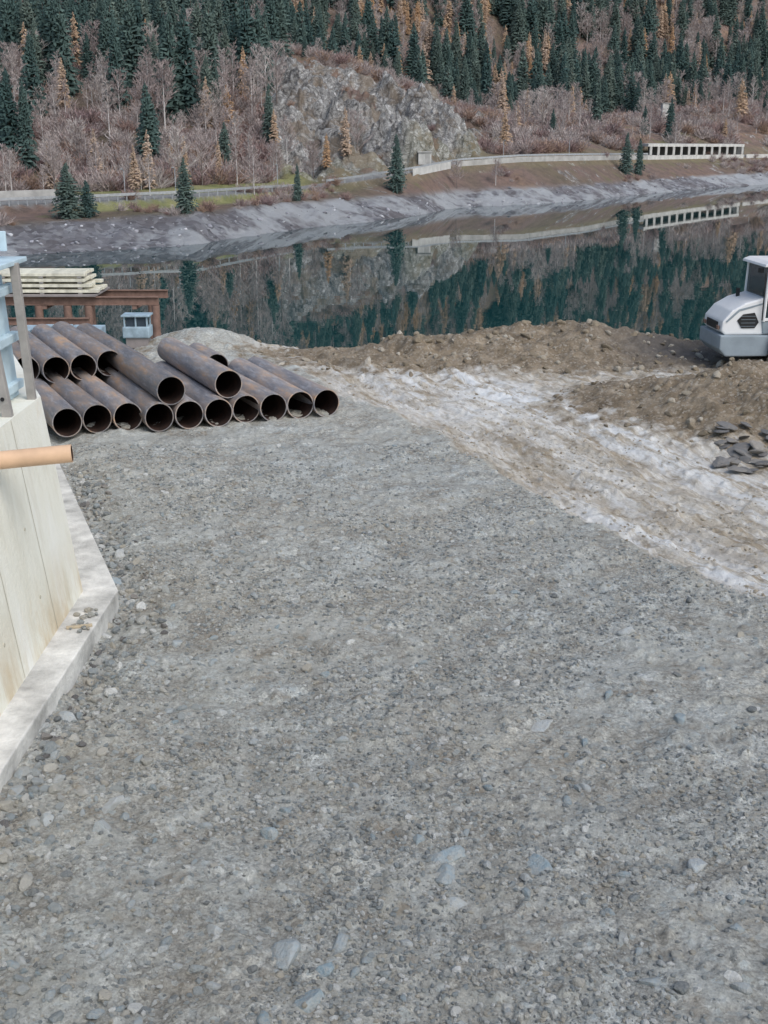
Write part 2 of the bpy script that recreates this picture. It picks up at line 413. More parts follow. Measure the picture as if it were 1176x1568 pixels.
# =====================================================================
# FAR ROAD FURNITURE
# =====================================================================
galv=simple('galvanised_steel',(.45,.47,.49),.5,.3)
conc=simple('concrete',(.46,.45,.43),.9,scale=.8,var=.3)
concl=simple('pale_concrete',(.62,.61,.58),.9,scale=.8,var=.25)
dark=simple('dark_void',(.02,.02,.022),.9)
gdark=simple('gallery_back',(.10,.10,.10),.9)
def roadpt(u_,off=0.):
    tq=(u_-588)/F/1.035; y=np.interp(tq,T,RY)+off; x=tq*y; return x,y,float(np.interp(tq,T,RZ))
def rail(name,u0,u1,h=.8,band=.32,off=-.1,mat=galv,step=14):
    V=[];Fc=[]
    us=np.arange(u0,u1+.1,step)
    P=[roadpt(a,off) for a in us]
    for i,(x,y,z) in enumerate(P):
        V+=[(x,y,z+h-band),(x,y,z+h),(x,y+.08,z+h),(x,y+.08,z+h-band)]
        if i: 
            b=4*i
            for k in range(4): Fc.append((b-4+k,b+k,b+(k+1)%4,b-4+(k+1)%4))
    for (x,y,z) in P:
        b=len(V)
        for zz in (z-.3,z+h):
            V+=[(x-.07,y+.1,zz),(x+.07,y+.1,zz),(x+.07,y+.24,zz),(x-.07,y+.24,zz)]
        Fc+=[(b,b+1,b+5,b+4),(b+1,b+2,b+6,b+5),(b+2,b+3,b+7,b+6),(b+3,b,b+4,b+7)]
    return meshobj(name,V,Fc,mat)
rail('guardrail',-200,470)
rail('guardrail',500,1000)
def wallstrip(name,u0,u1,z0,z1,off,mat,th=.5,step=10):
    V=[];Fc=[];us=np.linspace(u0,u1,max(2,int((u1-u0)/step)+1))
    for i,a in enumerate(us):
        x,y,z=roadpt(a,off); V+=[(x,y,z+z0),(x,y,z+z1),(x,y+th,z+z1),(x,y+th,z+z0)]
        if i:
            b=4*i
            for k in range(4): Fc.append((b-4+k,b+k,b+(k+1)%4,b-4+(k+1)%4))
    n=len(V); Fc+=[(0,1,2,3),(n-4,n-3,n-2,n-1)]
    return meshobj(name,V,Fc,mat)
wallstrip('retaining_wall',632,690,-3.0,.5,-.9,concl)
wallstrip('retaining_wall',700,1000,-.8,.35,-.75,conc)
wallstrip('retaining_wall',1140,1400,-.9,.35,-.75,concl)
wallstrip('retaining_wall',-200,82,-.3,1.2,7.3,conc)
g=empty('avalanche_gallery')
w=wallstrip('roof_slab',990,1136,2.15,2.75,-.6,concl,8); w.parent=g
w=wallstrip('base_wall',990,1136,-1.0,.30,-.8,concl,.5); w.parent=g
w=wallstrip('back_wall',990,1136,0,2.15,6.8,gdark,.5); w.parent=g
for a in np.arange(994,1137,11.6):
    x,y,z=roadpt(a,-.5); box('column',(x,y,z+1.21),(.5,.6,1.86),concl,g,bev=0)
def lamp(u_,off=7.3,h=6):
    x,y,z=roadpt(u_,off); g=empty('street_lamp',(x,y,z))
    tube('pole',(0,0,-.3),(0,0,h),.06,galv,g,8); tube('arm',(0,0,h-.02),(0,-1.2,h+.2),.04,galv,g,8); box('lamp_head',(0,-1.5,h+.2),(.22,.7,.12),galv,g)
for a in (190,425,268,770,870): lamp(a,7.3,3.2)
def hut(name,u_,vb,w_,h_,mat):
    tq=(u_-588)/F/1.035; ys=np.arange(150,440,.5); zz=terz(tq*ys,ys)[0]; vv=proj(tq*ys,ys,zz)[1]
    y=ys[np.where(vv<=vb)[0][0]]; x=tq*y; z=float(terz(x,y)[0]); g=empty(name,(x,y,z))
    box('walls',(0,0,h_/2-.3),(w_,2.4,h_),mat,g,bev=.05); box('roof',(0,0,h_-.15),(w_+.3,2.7,.2),conc,g,bev=.03)
    box('door',(w_*.2,-1.22,.75),(.8,.06,1.5),conc,g,bev=0)
hut('utility_hut',650,252,2.2,1.9,concl)
hut('utility_hut',1013,190,2.2,5.2,concl)
# =====================================================================
# NEAR GROUND
# =====================================================================
edge_px=[(330,540),(430,556),(480,574),(520,602),(650,655),(850,770),(1000,850),(1176,915),(1700,1120)]
EL=np.array([G(*p) for p in edge_px])
def sdist(x,y):
    best=np.full(x.shape,1e9); sg=np.ones(x.shape)
    for a,b in zip(EL[:-1],EL[1:]):
        d=b-a; L=np.hypot(*d); d=d/L
        px,py=x-a[0],y-a[1]; s=np.clip(px*d[0]+py*d[1],0,L)
        qx,qy=px-s*d[0],py-s*d[1]; dist=np.hypot(qx,qy); cr=d[0]*py-d[1]*px
        m_=dist<best; best=np.where(m_,dist,best); sg=np.where(m_,np.sign(cr),sg)
    return best*sg
bx=np.array([-30,-4,-2.2,-.5,.8,2.7,4.9,6.2,7.5,10,14,40.]); bh=np.array([.1,.05,.10,.25,.44,.62,.64,.44,.28,.3,.5,.5])
def gh(x,y,full=False,fine=True):
    big=fbm(x,y,6,3,70)-.5; med=fbm(x,y,1.1,4,75)-.5
    sd0=sdist(x,y)
    sd=sd0+.45*(fbm(x,y,.7,4,78)-.5)
    tr=ss(-.08,.20,sd)*ss(-3.6,-2.4,x+0*y)
    ed=29.9+1.2*(fbm(x,y*0,3.5,3,81)-.5)-1.0*ss(-3.5,-8,x)
    cr=ed-1.0
    hb=np.interp(x,bx,bh)*(.7+.75*fbm(x,y,1.6,4,84))
    berm=np.where(y<cr,np.exp(-((cr-y)/1.75)**2),np.exp(-((y-cr)/1.2)**2))*hb
    ax=np.array([3.4,24.3]);bxx=np.array([13.,19.6]); d=bxx-ax; L=np.hypot(*d); d=d/L
    s=(x-ax[0])*d[0]+(y-ax[1])*d[1]; pn=(x-ax[0])*(-d[1])+(y-ax[1])*d[0]+.6*(fbm(x,y,2.2,3,87)-.5)
    hm=ss(-1.0,5.6,s)*1.06*(.8+.4*fbm(x,y,1.4,4,88))
    w_=np.where(pn<0,1.75,1.6); mound=hm*np.exp(-(np.abs(pn)/w_)**2.4)*ss(-.8,.6,s)
    z=big*.10+med*.09
    z=z-.08*tr
    rut=(fbm(sd0*1.0,(x-y)*.06,.28,3,91)-.5)*.15*tr*ss(3,18,y)
    rut2=-.07*tr*(np.exp(-((sd0-.9)/.22)**2)+np.exp(-((sd0-2.5)/.22)**2))
    z=z+rut+rut2+berm+mound
    heap=np.exp(-(((x+4.3)/1.3)**2+((y-29.2)/.8)**2)); z=z+.5*heap
    xf=np.where(y<12.9,-2.95,-2.9-.36*(y-12.9)); z=z-.12*np.exp(-((x-xf-.1)/.28)**2)*ss(8,11,y)
    rough=np.clip(berm*2.6+mound*2.2,0,1)*(1-heap)
    z=z+rough*(fbm(x,y,.5,4,95)-.5)*.36+rough*(fbm(x,y,1.5,2,96)-.5)*.3
    if fine:
        z=z+(fbm(x,y,.32,4,97)-.5)*.100+(fbm(x,y,.07,2,98)-.5)*.026
        lm=fbm(x,y,.13,2,99); z=z+np.clip(lm-.60,0,1)*.14
    drop=np.clip(y-ed,0,None); z=z-np.minimum(drop*.75,9.5)
    if full: 
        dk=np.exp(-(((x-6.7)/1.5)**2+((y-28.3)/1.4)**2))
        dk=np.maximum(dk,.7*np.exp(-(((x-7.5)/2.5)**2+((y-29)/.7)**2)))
        return z,tr,rough,dk,sd0
    return z
ys=np.concatenate([np.linspace(-14,5,20,endpoint=False),5*np.exp(np.arange(0,math.log(33/5),.0028)),np.linspace(33.2,48,30)])
ssn=np.concatenate([np.linspace(-2.2,-.42,60,endpoint=False),np.linspace(-.42,.42,680),np.linspace(.42,2.2,61)[1:]])
Yg,Sg=np.meshgrid(ys,ssn,indexing='ij'); Xg=Sg*np.maximum(Yg,5)
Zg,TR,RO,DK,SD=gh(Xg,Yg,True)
AL=(Xg*.57-Yg*.82)
LOW=ss(.52,.36,fbm(Xg,Yg,.32,4,97))   # hollows stay damp
m=MB('gravel_ground',.92,.12)
big=m.noise(.30,4,.6); mid=m.noise(2.0,6,.74,None,.4); fine=m.noise(17,4,.75); vf=m.noise(48,3,.7)
peb=m.vor(24,'F1','Color'); peb2=m.vor(55,'F1','Color')
sep=m.n('ShaderNodeSeparateColor'); m.l(peb,sep.inputs[0]); sep2=m.n('ShaderNodeSeparateColor'); m.l(peb2,sep2.inputs[0])
c=m.ramp(mid,[(.30,(.31,.30,.265)),(.42,(.42,.42,.385)),(.54,(.515,.53,.50)),(.68,(.64,.66,.635))])
c=m.mix(m.fr(big,.42,.60,0,.6),c,(.47,.435,.36))
c=m.mix(m.fr(m.noise(.8,5,.7,None,.5),.53,.64,0,.55),c,(.31,.28,.235))
c=m.mix(m.math('MULTIPLY',m.attr('low'),.40),c,(.25,.23,.195))
c=m.mix(1.0,c,m.gray(m.fr(sep.outputs[0],0,1,.82,1.20)),'MULTIPLY')
c=m.mix(1.0,c,m.gray(m.fr(sep2.outputs[0],0,1,.77,1.25)),'MULTIPLY')
c=m.mix(m.fr(sep.outputs[1],.80,1,0,.5),c,(.48,.56,.585))
c=m.mix(m.fr(vf,.34,.5,.45,0),c,(.18,.17,.15))
c=m.mix(m.fr(fine,.30,.47,.55,0),c,(.18,.17,.15))
c=m.mix(m.fr(fine,.56,.72,0,.5),c,(.72,.73,.70))
# compacted silt patches hide the stones
silt=m.fr(m.noise(1.1,5,.72,None,.8),.47,.60,0,.55)
c=m.mix(silt,c,m.ramp(mid,[(.35,(.42,.42,.38)),(.6,(.56,.575,.54))]))
chips=m.math('MULTIPLY',m.fr(m.noise(2.9,4,.7,None,.6),.64,.70),m.fr(m.noise(.5,3),.48,.58))
c=m.mix(m.math('MULTIPLY',chips,.8),c,(.80,.81,.79))
cx=m.n('ShaderNodeCombineXYZ'); m.l(m.attr('across'),cx.inputs[0]); m.l(m.math('MULTIPLY',m.attr('along'),.22),cx.inputs[1])
st1=m.noise(2.2,6,.70,cx.outputs[0],.6); st2=m.noise(8,5,.7,cx.outputs[0],.5)
tc_=m.ramp(st1,[(.32,(.33,.275,.20)),(.44,(.47,.405,.315)),(.54,(.60,.555,.475)),(.65,(.77,.75,.70))])
tc_=m.mix(m.fr(st2,.51,.66,0,.75),tc_,(.82,.815,.79)); tc_=m.mix(m.fr(st2,.46,.34,0,.7),tc_,(.29,.235,.165))
tc_=m.mix(m.fr(fine,.3,.50,.55,0),tc_,(.29,.245,.185))
wh=m.math('MULTIPLY',m.attr('white'),m.fr(m.noise(3.0,5,.75,cx.outputs[0],.5),.45,.55))
tc_=m.mix(m.math('MULTIPLY',wh,.85),tc_,(.87,.89,.89))
c=m.mix(m.attr('track'),c,tc_)
dirt=m.ramp(m.noise(2.2,6,.7),[(.3,(.155,.12,.083)),(.5,(.27,.215,.15)),(.7,(.42,.35,.265))])
dirt=m.mix(m.fr(sep.outputs[0],.7,1,0,.6),dirt,(.50,.46,.40))
dirt=m.mix(m.fr(fine,.3,.5,.6,0),dirt,(.11,.088,.065))
c=m.mix(m.fr(m.math('ADD',m.attr('rough'),m.fr(m.noise(3,4),.3,.7,-.2,.2)),.08,.30),c,dirt)
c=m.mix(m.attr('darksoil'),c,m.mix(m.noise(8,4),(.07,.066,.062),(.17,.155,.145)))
b=m.bump(m.noise(10,7,.80),.06,1.0)
rg=m.fr(m.math('MULTIPLY',m.attr('track'),m.fr(st1,.45,.6)),0,1,.92,.6)
m.done(c,b,rg)
WH=np.exp(-((SD-.5)/.5)**2)*(1-ss(15,19,Yg))+.8*np.exp(-((SD-3.1)/.7)**2)+.6*ss(19,23,Yg)*np.exp(-((SD-1.6)/1.4)**2)
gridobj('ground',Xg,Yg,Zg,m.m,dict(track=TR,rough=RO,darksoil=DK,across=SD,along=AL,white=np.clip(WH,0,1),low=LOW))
# ---------- stones ----------
def stonemat(name,cs,dust=(.42,.415,.38),da=.45):
    m=MB(name,.88,.2); a=m.ramp(m.rnd(),cs); n=m.noise(5,5,.7)
    return m.done(m.mix(m.fr(n,.38,.62,0,da),a,dust),m.bump(m.noise(7,5,.75),.06,.8))
sm=stonemat('stone',[(0,(.18,.195,.20)),(.22,(.31,.355,.375)),(.45,(.43,.45,.44)),(.68,(.50,.46,.38)),(.85,(.61,.62,.60)),(1,(.80,.81,.79))])
sml=stonemat('pale_stone',[(0,(.28,.37,.42)),(.5,(.43,.48,.50)),(1,(.58,.60,.59))],(.46,.455,.42),.7)
smd=stonemat('slate',[(0,(.13,.135,.14)),(.5,(.22,.22,.22)),(1,(.34,.32,.29))],(.24,.21,.18))
def stone(name,seed,mat,flat=.6,lv=2,smooth=False):
    import bmesh
    bm=bmesh.new(); bmesh.ops.create_icosphere(bm,subdivisions=lv,radius=.5); r=np.random.default_rng(seed)
    pl=[(Vector(r.normal(size=3)).normalized(),r.uniform(.24,.42)) for _ in range(11)]
    ax=r.uniform(.8,1.3); ay=r.uniform(.6,.95)
    for v_ in bm.verts:
        p=v_.co.copy()
        for n_,d_ in pl:
            q=p.dot(n_)
            if q>d_: p-=n_*(q-d_)*.92
        v_.co=Vector((p.x*ax,p.y*ay,p.z*flat))
    me=bpy.data.meshes.new(name); bm.to_mesh(me); bm.free(); me.materials.append(mat)
    me.polygons.foreach_set('use_smooth',[smooth]*len(me.polygons))
    if smooth: me.set_sharp_from_angle(angle=math.radians(24))
    return me
def scatter(parent,pts,siz,meshes,tilt=.35,sink=.08,zf=None):
    z=gh(pts[:,0],pts[:,1]) if zf is None else zf; P=np.stack([pts[:,0],pts[:,1],z+siz*sink],-1)
    for q,me in enumerate(meshes):
        ii=np.arange(len(P))[q::len(meshes)]
        ch=link(bpy.data.objects.new('stone_piece',me)); instancer('stone_scatter',ch,P[ii],siz[ii],parent,tilt)
def wedge(n,y0,y1,t0=-.4,t1=.4,p=1.0):
    y=y0+(y1-y0)*rng.random(n)**p; t=rng.uniform(t0,t1,n); return np.stack([t*y,y],-1)
e=empty('gravel')
sms=[stone('pebble_%d'%i,20+i,sm,.65,1) for i in range(4)]
pts=wedge(90000,5.2,20,p=1.2); 
dens=fbm(pts[:,0],pts[:,1],1.3,4,110); sdp=sdist(pts[:,0],pts[:,1])
leftw=1-ss(-2.5,1.5,pts[:,0]); k=(rng.random(len(pts))<(ss(.42,.62,dens)*.75+.07+.22*leftw))&(sdp<-.0)&((pts[:,0]>-3.0)|(pts[:,1]>13))&(pts[:,0]>-3.0-.36*np.clip(pts[:,1]-12.9,0,99))
pts=pts[k]; siz=(.014+.046*rng.random(len(pts))**2.8)*(1+.02*pts[:,1]); scatter(e,pts,siz,sms,sink=.06)
e=empty('rubble_stones')
pts=wedge(3200,5.4,20,p=1.2); sdp=sdist(pts[:,0],pts[:,1]); leftw=1-ss(-2.6,0,pts[:,0])
k=(rng.random(len(pts))<.24+.70*leftw)&(sdp<-.1)&(pts[:,0]>-3.0-.36*np.clip(pts[:,1]-12.9,0,99)); pts=pts[k]
mid=[stone('cobble_%d'%i,40+i,sm,.65,2) for i in range(4)]+[stone('cobble_p%d'%i,50+i,sml,.6,2) for i in range(2)]
scatter(e,pts,.045+.095*rng.random(len(pts))**2.5,mid,.25,sink=.02)
n=620; yv=rng.uniform(7,18.5,n); xv=np.where(yv<12.9,-2.98,-2.9-.36*(yv-12.9))+np.abs(rng.normal(0,.22,n))+.03
scatter(e,np.stack([xv,yv],-1),.04+.13*rng.random(n)**2.4,mid[:4]+[stone('dark_cobble',77,smd,.6,2)],.5)
big=[stone('boulder_%d'%i,60+i,sml,.62,4,True) for i in range(6)]
bp=[(435,1452,82),(690,1305,60),(825,1322,62),(415,1272,56),(330,1422,48),(620,1434,34),(695,1382,46),(520,1438,40),(22,1212,42),(70,1256,42),(155,1272,56),(178,878,38),(186,842,34),(35,1180,34),(465,870,30),(497,1485,54),(478,1530,70),(1065,1322,60),(1000,1500,40),(680,1332,50),(830,1108,46),(340,1090,34),(500,1028,26),(1040,1100,40),(255,1085,30),(100,1085,50),(60,1110,36),(1130,1420,40),(710,1560,50),(270,980,36),(230,1010,30),(960,972,30),(170,1232,46),(640,1285,34)]
PB=np.array([G(a,b_) for a,b_,c_ in bp]); SB=np.array([c_/F*math.hypot(math.hypot(*p),5) for (a,b_,c_),p in zip(bp,PB)])*.95
scatter(e,PB,SB,big,.15,-.08)
e=empty('berm_rocks')
n=8200; pts=np.stack([rng.uniform(-3,13,n),rng.uniform(17.5,30.5,n)],-1)
_,_,ro,dk,_=gh(pts[:,0],pts[:,1],True); k=(ro>.12)&(rng.random(n)<.6); pts=pts[k]
br=[stone('berm_%d'%i,80+i,stonemat('berm_stone%d'%i,[(0,(.18,.15,.11)),(.5,(.32,.27,.20)),(1,(.56,.52,.45))],(.27,.22,.155)),.65,2) for i in range(3)]
scatter(e,pts,.035+.25*rng.random(len(pts))**4.5,br,.5,.0)
n=6000; pts=wedge(n,13,27,-.1,.42); sdp=sdist(pts[:,0],pts[:,1]); _,_,ro,_,_=gh(pts[:,0],pts[:,1],True)
k=(sdp>0)&(ro<.15)&(fbm(pts[:,0],pts[:,1],1.2,3,120)>.47); pts=pts[k]
tm=stonemat('track_stone',[(0,(.34,.28,.2)),(.5,(.48,.42,.33)),(1,(.70,.67,.6))],(.45,.39,.3))
e=empty('track_clods'); scatter(e,pts,.025+.06*rng.random(len(pts))**3,[stone('clod_%d'%i,130+i,tm,.6,1) for i in range(3)],.4)
sp=np.array([G(a,b_,.12) for a,b_ in zip(rng.uniform(1095,1260,70),rng.uniform(655,708,70))])
e=empty('slate_slabs'); scatter(e,sp,rng.uniform(.14,.40,70),[stone('slab_%d'%i,90+i,smd,.2,2) for i in range(3)],.3,.2)
n=9000; t=rng.uniform(-.42,.42,n); Y=rng.uniform(120,345,n); X=t*Y; z,fr,_=terz(X,Y); k=(z>WZ-.2)&(fr<=.001); X,Y,z=X[k],Y[k],z[k]
e=empty('shore_stones'); sh=stonemat('shore_stone',[(0,(.18,.18,.20)),(.5,(.36,.36,.39)),(1,(.64,.65,.67))],(.3,.3,.32))
scatter(e,np.stack([X,Y],-1),.25+.8*rng.random(len(X))**3,[stone('shore_%d'%i,140+i,sh,.6,1) for i in range(3)],.4,.1,z)
# =====================================================================
# STEEL PIPES
# =====================================================================
m=MB('rusty_pipe',.55,.4)
mp=m.n('ShaderNodeMapping'); mp.inputs['Scale'].default_value=(3,3,.6); m.l(m.tc.outputs['Object'],mp.inputs[0])
addr=m.n('ShaderNodeVectorMath',operation='ADD'); m.l(mp.outputs[0],addr.inputs[0]); rr=m.rnd(); sx=m.n('ShaderNodeCombineXYZ'); m.l(m.math('MULTIPLY',rr,37),sx.inputs[0]); m.l(m.math('MULTIPLY',rr,11),sx.inputs[2]); m.l(sx.outputs[0],addr.inputs[1])
n_=m.noise(1.2,6,.7,addr.outputs[0])
c=m.ramp(n_,[(.32,(.13,.135,.155)),(.44,(.21,.20,.205)),(.54,(.29,.24,.21)),(.66,(.46,.30,.19))])
c=m.mix(m.fr(m.noise(4,5,.7,addr.outputs[0]),.50,.72,0,.65),c,(.42,.43,.46))
c=m.mix(1.0,c,m.gray(m.fr(rr,0,1,.78,1.25)),'MULTIPLY')
pm=m.done(c,m.bump(m.noise(14,4),.004))
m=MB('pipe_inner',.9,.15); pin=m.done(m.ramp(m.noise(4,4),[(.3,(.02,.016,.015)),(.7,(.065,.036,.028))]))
ps=empty('steel_pipe_stack')
ang=math.radians(25)
RP=.255
def pipe(u_,v_,zc,L,r=RP,k=[0]):
    p=G(u_,v_,zc); j=random.uniform(-.03,.03)
    d=np.array([-math.sin(ang+j),math.cos(ang+j)])
    q=p+d*L; k[0]+=1
    tube('pipe_%d'%k[0],(p[0],p[1],zc),(q[0],q[1],zc+.0),r,pm,ps,40,r*.93,pin)
    return p
z0=RP+.0
for a,b_ in [(103,647),(149,641),(196,638),(244,639),(290,635),(335,632),(377,626),(419,624),(460,620),(500,617)]:
    pipe(a,b_,z0,3.9+random.uniform(-.2,.2))
z1=z0+RP*1.72
for a,b_ in [(262,598),(350,588)]: pipe(a,b_,z1,4.0)
for a,b_ in [(20,592),(66,590),(108,588),(150,586),(190,582)]: pipe(a,b_,z0,4.3)
for a,b_ in [(40,566),(86,566),(128,562),(168,556),(208,560)]: pipe(a,b_,z1,4.2)
pipe(332,560,z0+.1,1.5)
# =====================================================================
# LEFT WALL, FOOTING, FORMWORK
# =====================================================================
m=MB('cast_concrete',.9,.2)
mp=m.n('ShaderNodeMapping'); mp.inputs['Scale'].default_value=(1,1,.22); m.l(m.tc.outputs['Object'],mp.inputs[0])
c=m.ramp(m.noise(1.6,6,.6,mp.outputs[0]),[(.3,(.66,.64,.54)),(.5,(.77,.76,.67)),(.7,(.82,.82,.77))])
c=m.mix(m.fr(m.noise(4,5,.6,mp.outputs[0]),.55,.75,0,.5),c,(.56,.52,.41))
c=m.mix(m.fr(m.noise(1.1,4,.6),.60,.72,0,.6),c,(.62,.48,.28))
sepz=m.n('ShaderNodeSeparateXYZ'); m.l(m.tc.outputs['Object'],sepz.inputs[0])
low_=m.math('MULTIPLY',m.fr(sepz.outputs[2],.9,.05),m.fr(m.noise(2.3,5,.7,mp.outputs[0]),.42,.6))
c=m.mix(m.math('MULTIPLY',low_,.75),c,(.50,.38,.22))
wallm=m.done(c,m.bump(m.noise(18,5,.7),.008))
footm=simple('footing_concrete',(.66,.65,.61),.9,scale=2.5,var=.5,bumpd=.012)
g=empty('concrete_abutment_wall')
H=2.32; bt=.15*H
bx0=-3.27; far=(-6.0,20.5)
V=[(-3.30,-2,0),(bx0,12.85,0),(far[0]-.3,far[1],0),(-3.30-bt,-2,H),(bx0-bt,12.85,H),(far[0]-.3-bt,far[1],H),
   (-4.3,-2,0),(-4.3,12.9,0),(-7.2,far[1],0),(-4.3,-2,H),(-4.3,12.9,H),(-7.2,far[1],H)]
V=[(a,b_,c_-(.0 if c_ else .3)) for a,b_,c_ in V]
Fc=[(0,1,4,3),(1,2,5,4),(3,4,10,9),(4,5,11,10),(6,9,10,7),(7,10,11,8),(2,8,11,5),(0,3,9,6)]
meshobj('wall_body',V,Fc,wallm,g)
seam=simple('wall_seam',(.52,.49,.40),.9)
for yy_ in (10.55,11.75):
    x0=-3.30+.03*(yy_+2)/14.85
    def fx(z): return x0-bt*(z+.3)/(H+.3)+.003
    meshobj('form_seam',[(fx(.14),yy_,.14),(fx(.14),yy_+.012,.14),(fx(H-.01),yy_+.012,H-.01),(fx(H-.01),yy_,H-.01)],[(0,1,2,3)],seam,g)
    for zc in (.6,1.3,2.0): tube('tie_cone',(fx(zc)-.01,yy_-.3,zc),(fx(zc)+.002,yy_-.3,zc+.0),.018,seam,g,12)
prism('footing',[(-3.06,-2),(-3.04,8.9),(-2.95,12.9),(-5.75,20.5),(-6.6,20.5),(-4.2,12.9),(-4.2,-2)],-.3,.13,footm,g,.015,'Z')
for i in range(22):
    o=link(bpy.data.objects.new('debris_%d'%i,mid[i%4]),g); o.location=(-3.13+random.uniform(-.1,.12),12.0+random.uniform(-.35,.35),.15); o.scale=[random.uniform(.03,.10)]*3
rustm=simple('rusty_steel',(.26,.165,.13),.8,scale=4,var=.4)
box('joint_board',(-3.12,11.80,.145),(.26,.04,.025),simple('board',(.5,.42,.3)),g,rot=(0,0,.3),bev=.004)
pvc=simple('tan_plastic',(.76,.51,.33),.45,scale=2,var=.25,bumpd=.001)
tube('drain_pipe',(-3.95,10.86,2.10),(-2.86,11.03,2.17),.083,pvc,None,32,.074,pin)
fb=simple('pale_blue_form_steel',(.56,.70,.77),.5,scale=3)
wood=simple('weathered_timber',(.36,.34,.32),.85,scale=5)
cream=simple('formwork_timber',(.76,.73,.60),.8,scale=4,var=.35)
g=empty('wall_formwork')
def post(x,y,z0,z1,w,mat,nm_,lean=0):
    return box(nm_,(x-lean/2,y,(z0+z1)/2),(w,w*.9,z1-z0),mat,g,rot=(0,math.atan2(-lean,z1-z0),0),bev=.008)
post(-3.66,12.72,2.05,3.72,.085,wood,'soldier_post_far',.08)
post(-3.62,11.9,1.75,3.6,.10,wood,'soldier_post_near',.22)
for kq in range(6):
    zc=2.0+kq*.25; xc=-3.62-.22*((zc-1.75)/1.85)
    tube('tie_hole_%d'%kq,(xc,11.85,zc),(xc,11.84,zc),.02,dark,g,10)
box('form_panel',(-3.93,12.3,2.95),(.05,1.3,1.26),fb,g,rot=(0,-.06,0))
for zz in (2.45,2.95,3.45): box('waler',(-3.86,12.3,zz),(.09,1.35,.09),fb,g,rot=(0,0,0))
box('top_plate',(-4.0,12.4,3.72),(.55,1.5,.05),fb,g)
box('guard_board',(-4.3,12.9,3.92),(.9,.04,.2),fb,g)
tube('guard_pole',(-3.98,12.95,3.7),(-3.96,12.95,4.35),.02,concl,g,8)
# =====================================================================
# STEEL PIER + timber stack + crate
# =====================================================================
py=36.0
def PX(u_,y,z=0): return (u_-588)/F*(y*CP+(CZ-z)*SP)
g=empty('steel_pier')
xr=PX(243,py,.3); xl=-15.5
def beam(nm_,x0,x1,y,z,h=.22,w=.16):
    box(nm_,((x0+x1)/2,y,z+h/2-.012),(x1-x0,w,.024),rustm,g,bev=0); box(nm_+'_low',((x0+x1)/2,y,z-h/2+.012),(x1-x0,w,.024),rustm,g,bev=0); box(nm_+'_web',((x0+x1)/2,y,z),(x1-x0,.02,h-.05),rustm,g,bev=0)
for yo in (0,1.6): beam('main_beam',xl,xr,py+yo,.30,.24)
for xx in np.arange(xl+.5,xr,2.6): box('cross_beam',(xx,py+.8,.12),(.14,1.7,.12),rustm,g,bev=.005)
for xx in (xr-.1,PX(136,py),PX(104,py),PX(60,py),-13):
    tube('pile',(xx,py,-8.5),(xx,py,.17),.12,rustm,g,16)
for xx in (xr-.5,PX(120,py),-12): tube('pile_back',(xx,py+1.6,-8.5),(xx,py+1.6,.17),.12,rustm,g,16)
beam('lower_beam',xl,PX(140,py),py-.3,-.25,.2)
steelg=simple('grey_deck',(.30,.27,.26),.8)
box('deck_plate',((xl+PX(150,py))/2,py+.8,.46),(PX(150,py)-xl,2.0,.05),steelg,g,bev=.005)
g=empty('timber_stack')
x1=PX(142,py,1)
for lv in range(4):
    for k_ in range(4):
        ex=random.uniform(-.15,.15)
        box('plank_%d_%d'%(lv,k_),((x1-12.5)/2+ex-.06*lv,py+.15+k_*.38,.57+lv*.155),(x1+12.5,.28,.085),cream,g,bev=.006)
    for k_ in range(5): box('spacer_%d_%d'%(lv,k_),(x1-.4-k_*1.1,py+.72,.57+lv*.155-.070),(.12,1.4,.05),wood,g,bev=.004)
fb2=simple('dusty_blue_steel',(.36,.47,.54),.6,scale=4,var=.4)
g=empty('tool_crate',(PX(213,28.9),28.9,float(gh(np.array([PX(213,28.9)]),np.array([28.9]))[0])+.26))
box('body',(0,0,.10),(.62,.5,.26),fb2,g,bev=.03)
for sx_ in (-.26,0,.26):
    for sy_ in (-.2,.2): box('frame_post',(sx_,sy_,.34),(.035,.035,.24),fb2,g,bev=.004)
box('glazing',(0,0,.34),(.46,.34,.22),simple('window_glass',(.06,.08,.10),.1),g,bev=.005); box('lid',(0,0,.48),(.66,.52,.04),fb2,g,bev=.01); box('skid',(0,0,-.14),(.5,.4,.26),steelg,g)
g=empty('formwork_crates',(PX(100,31),31,0.0))
for k_ in range(5): box('panel_%d'%k_,(-.9+k_*.42,random.uniform(-.2,.2),.15),(.36,.8,.3+.1*random.random()),fb2,g,bev=.02)
# =====================================================================
# WHEEL LOADER
# =====================================================================
white=simple('white_paint',(.80,.81,.82),.35,scale=1.2,var=.14,bumpd=.001,spec=.5)
grey=simple('grey_paint',(.27,.32,.36),.5,scale=2,var=.2,spec=.4)
blk=simple('black_plastic',(.025,.026,.028),.6)
tyre=simple('tyre_rubber',(.05,.048,.046),.9,scale=6)
m=MB('cab_glass',.06,.6); glass=m.done((.03,.05,.055))
g=empty('wheel_loader',(7.20,27.3,-.08),math.radians(3)); g.scale=(1.03,1.03,1.03)
W2=.62
prism('engine_hood',[(.02,.92),(.04,1.12),(.22,1.34),(.50,1.50),(.86,1.60),(1.12,1.60),(1.12,.84),(.1,.84)],-W2,W2,white,g,.035)
prism('counterweight',[(-.02,.84),(-.02,.55),(.12,.40),(1.0,.40),(1.12,.55),(1.12,.835)],-.72,.72,grey,g,.03)
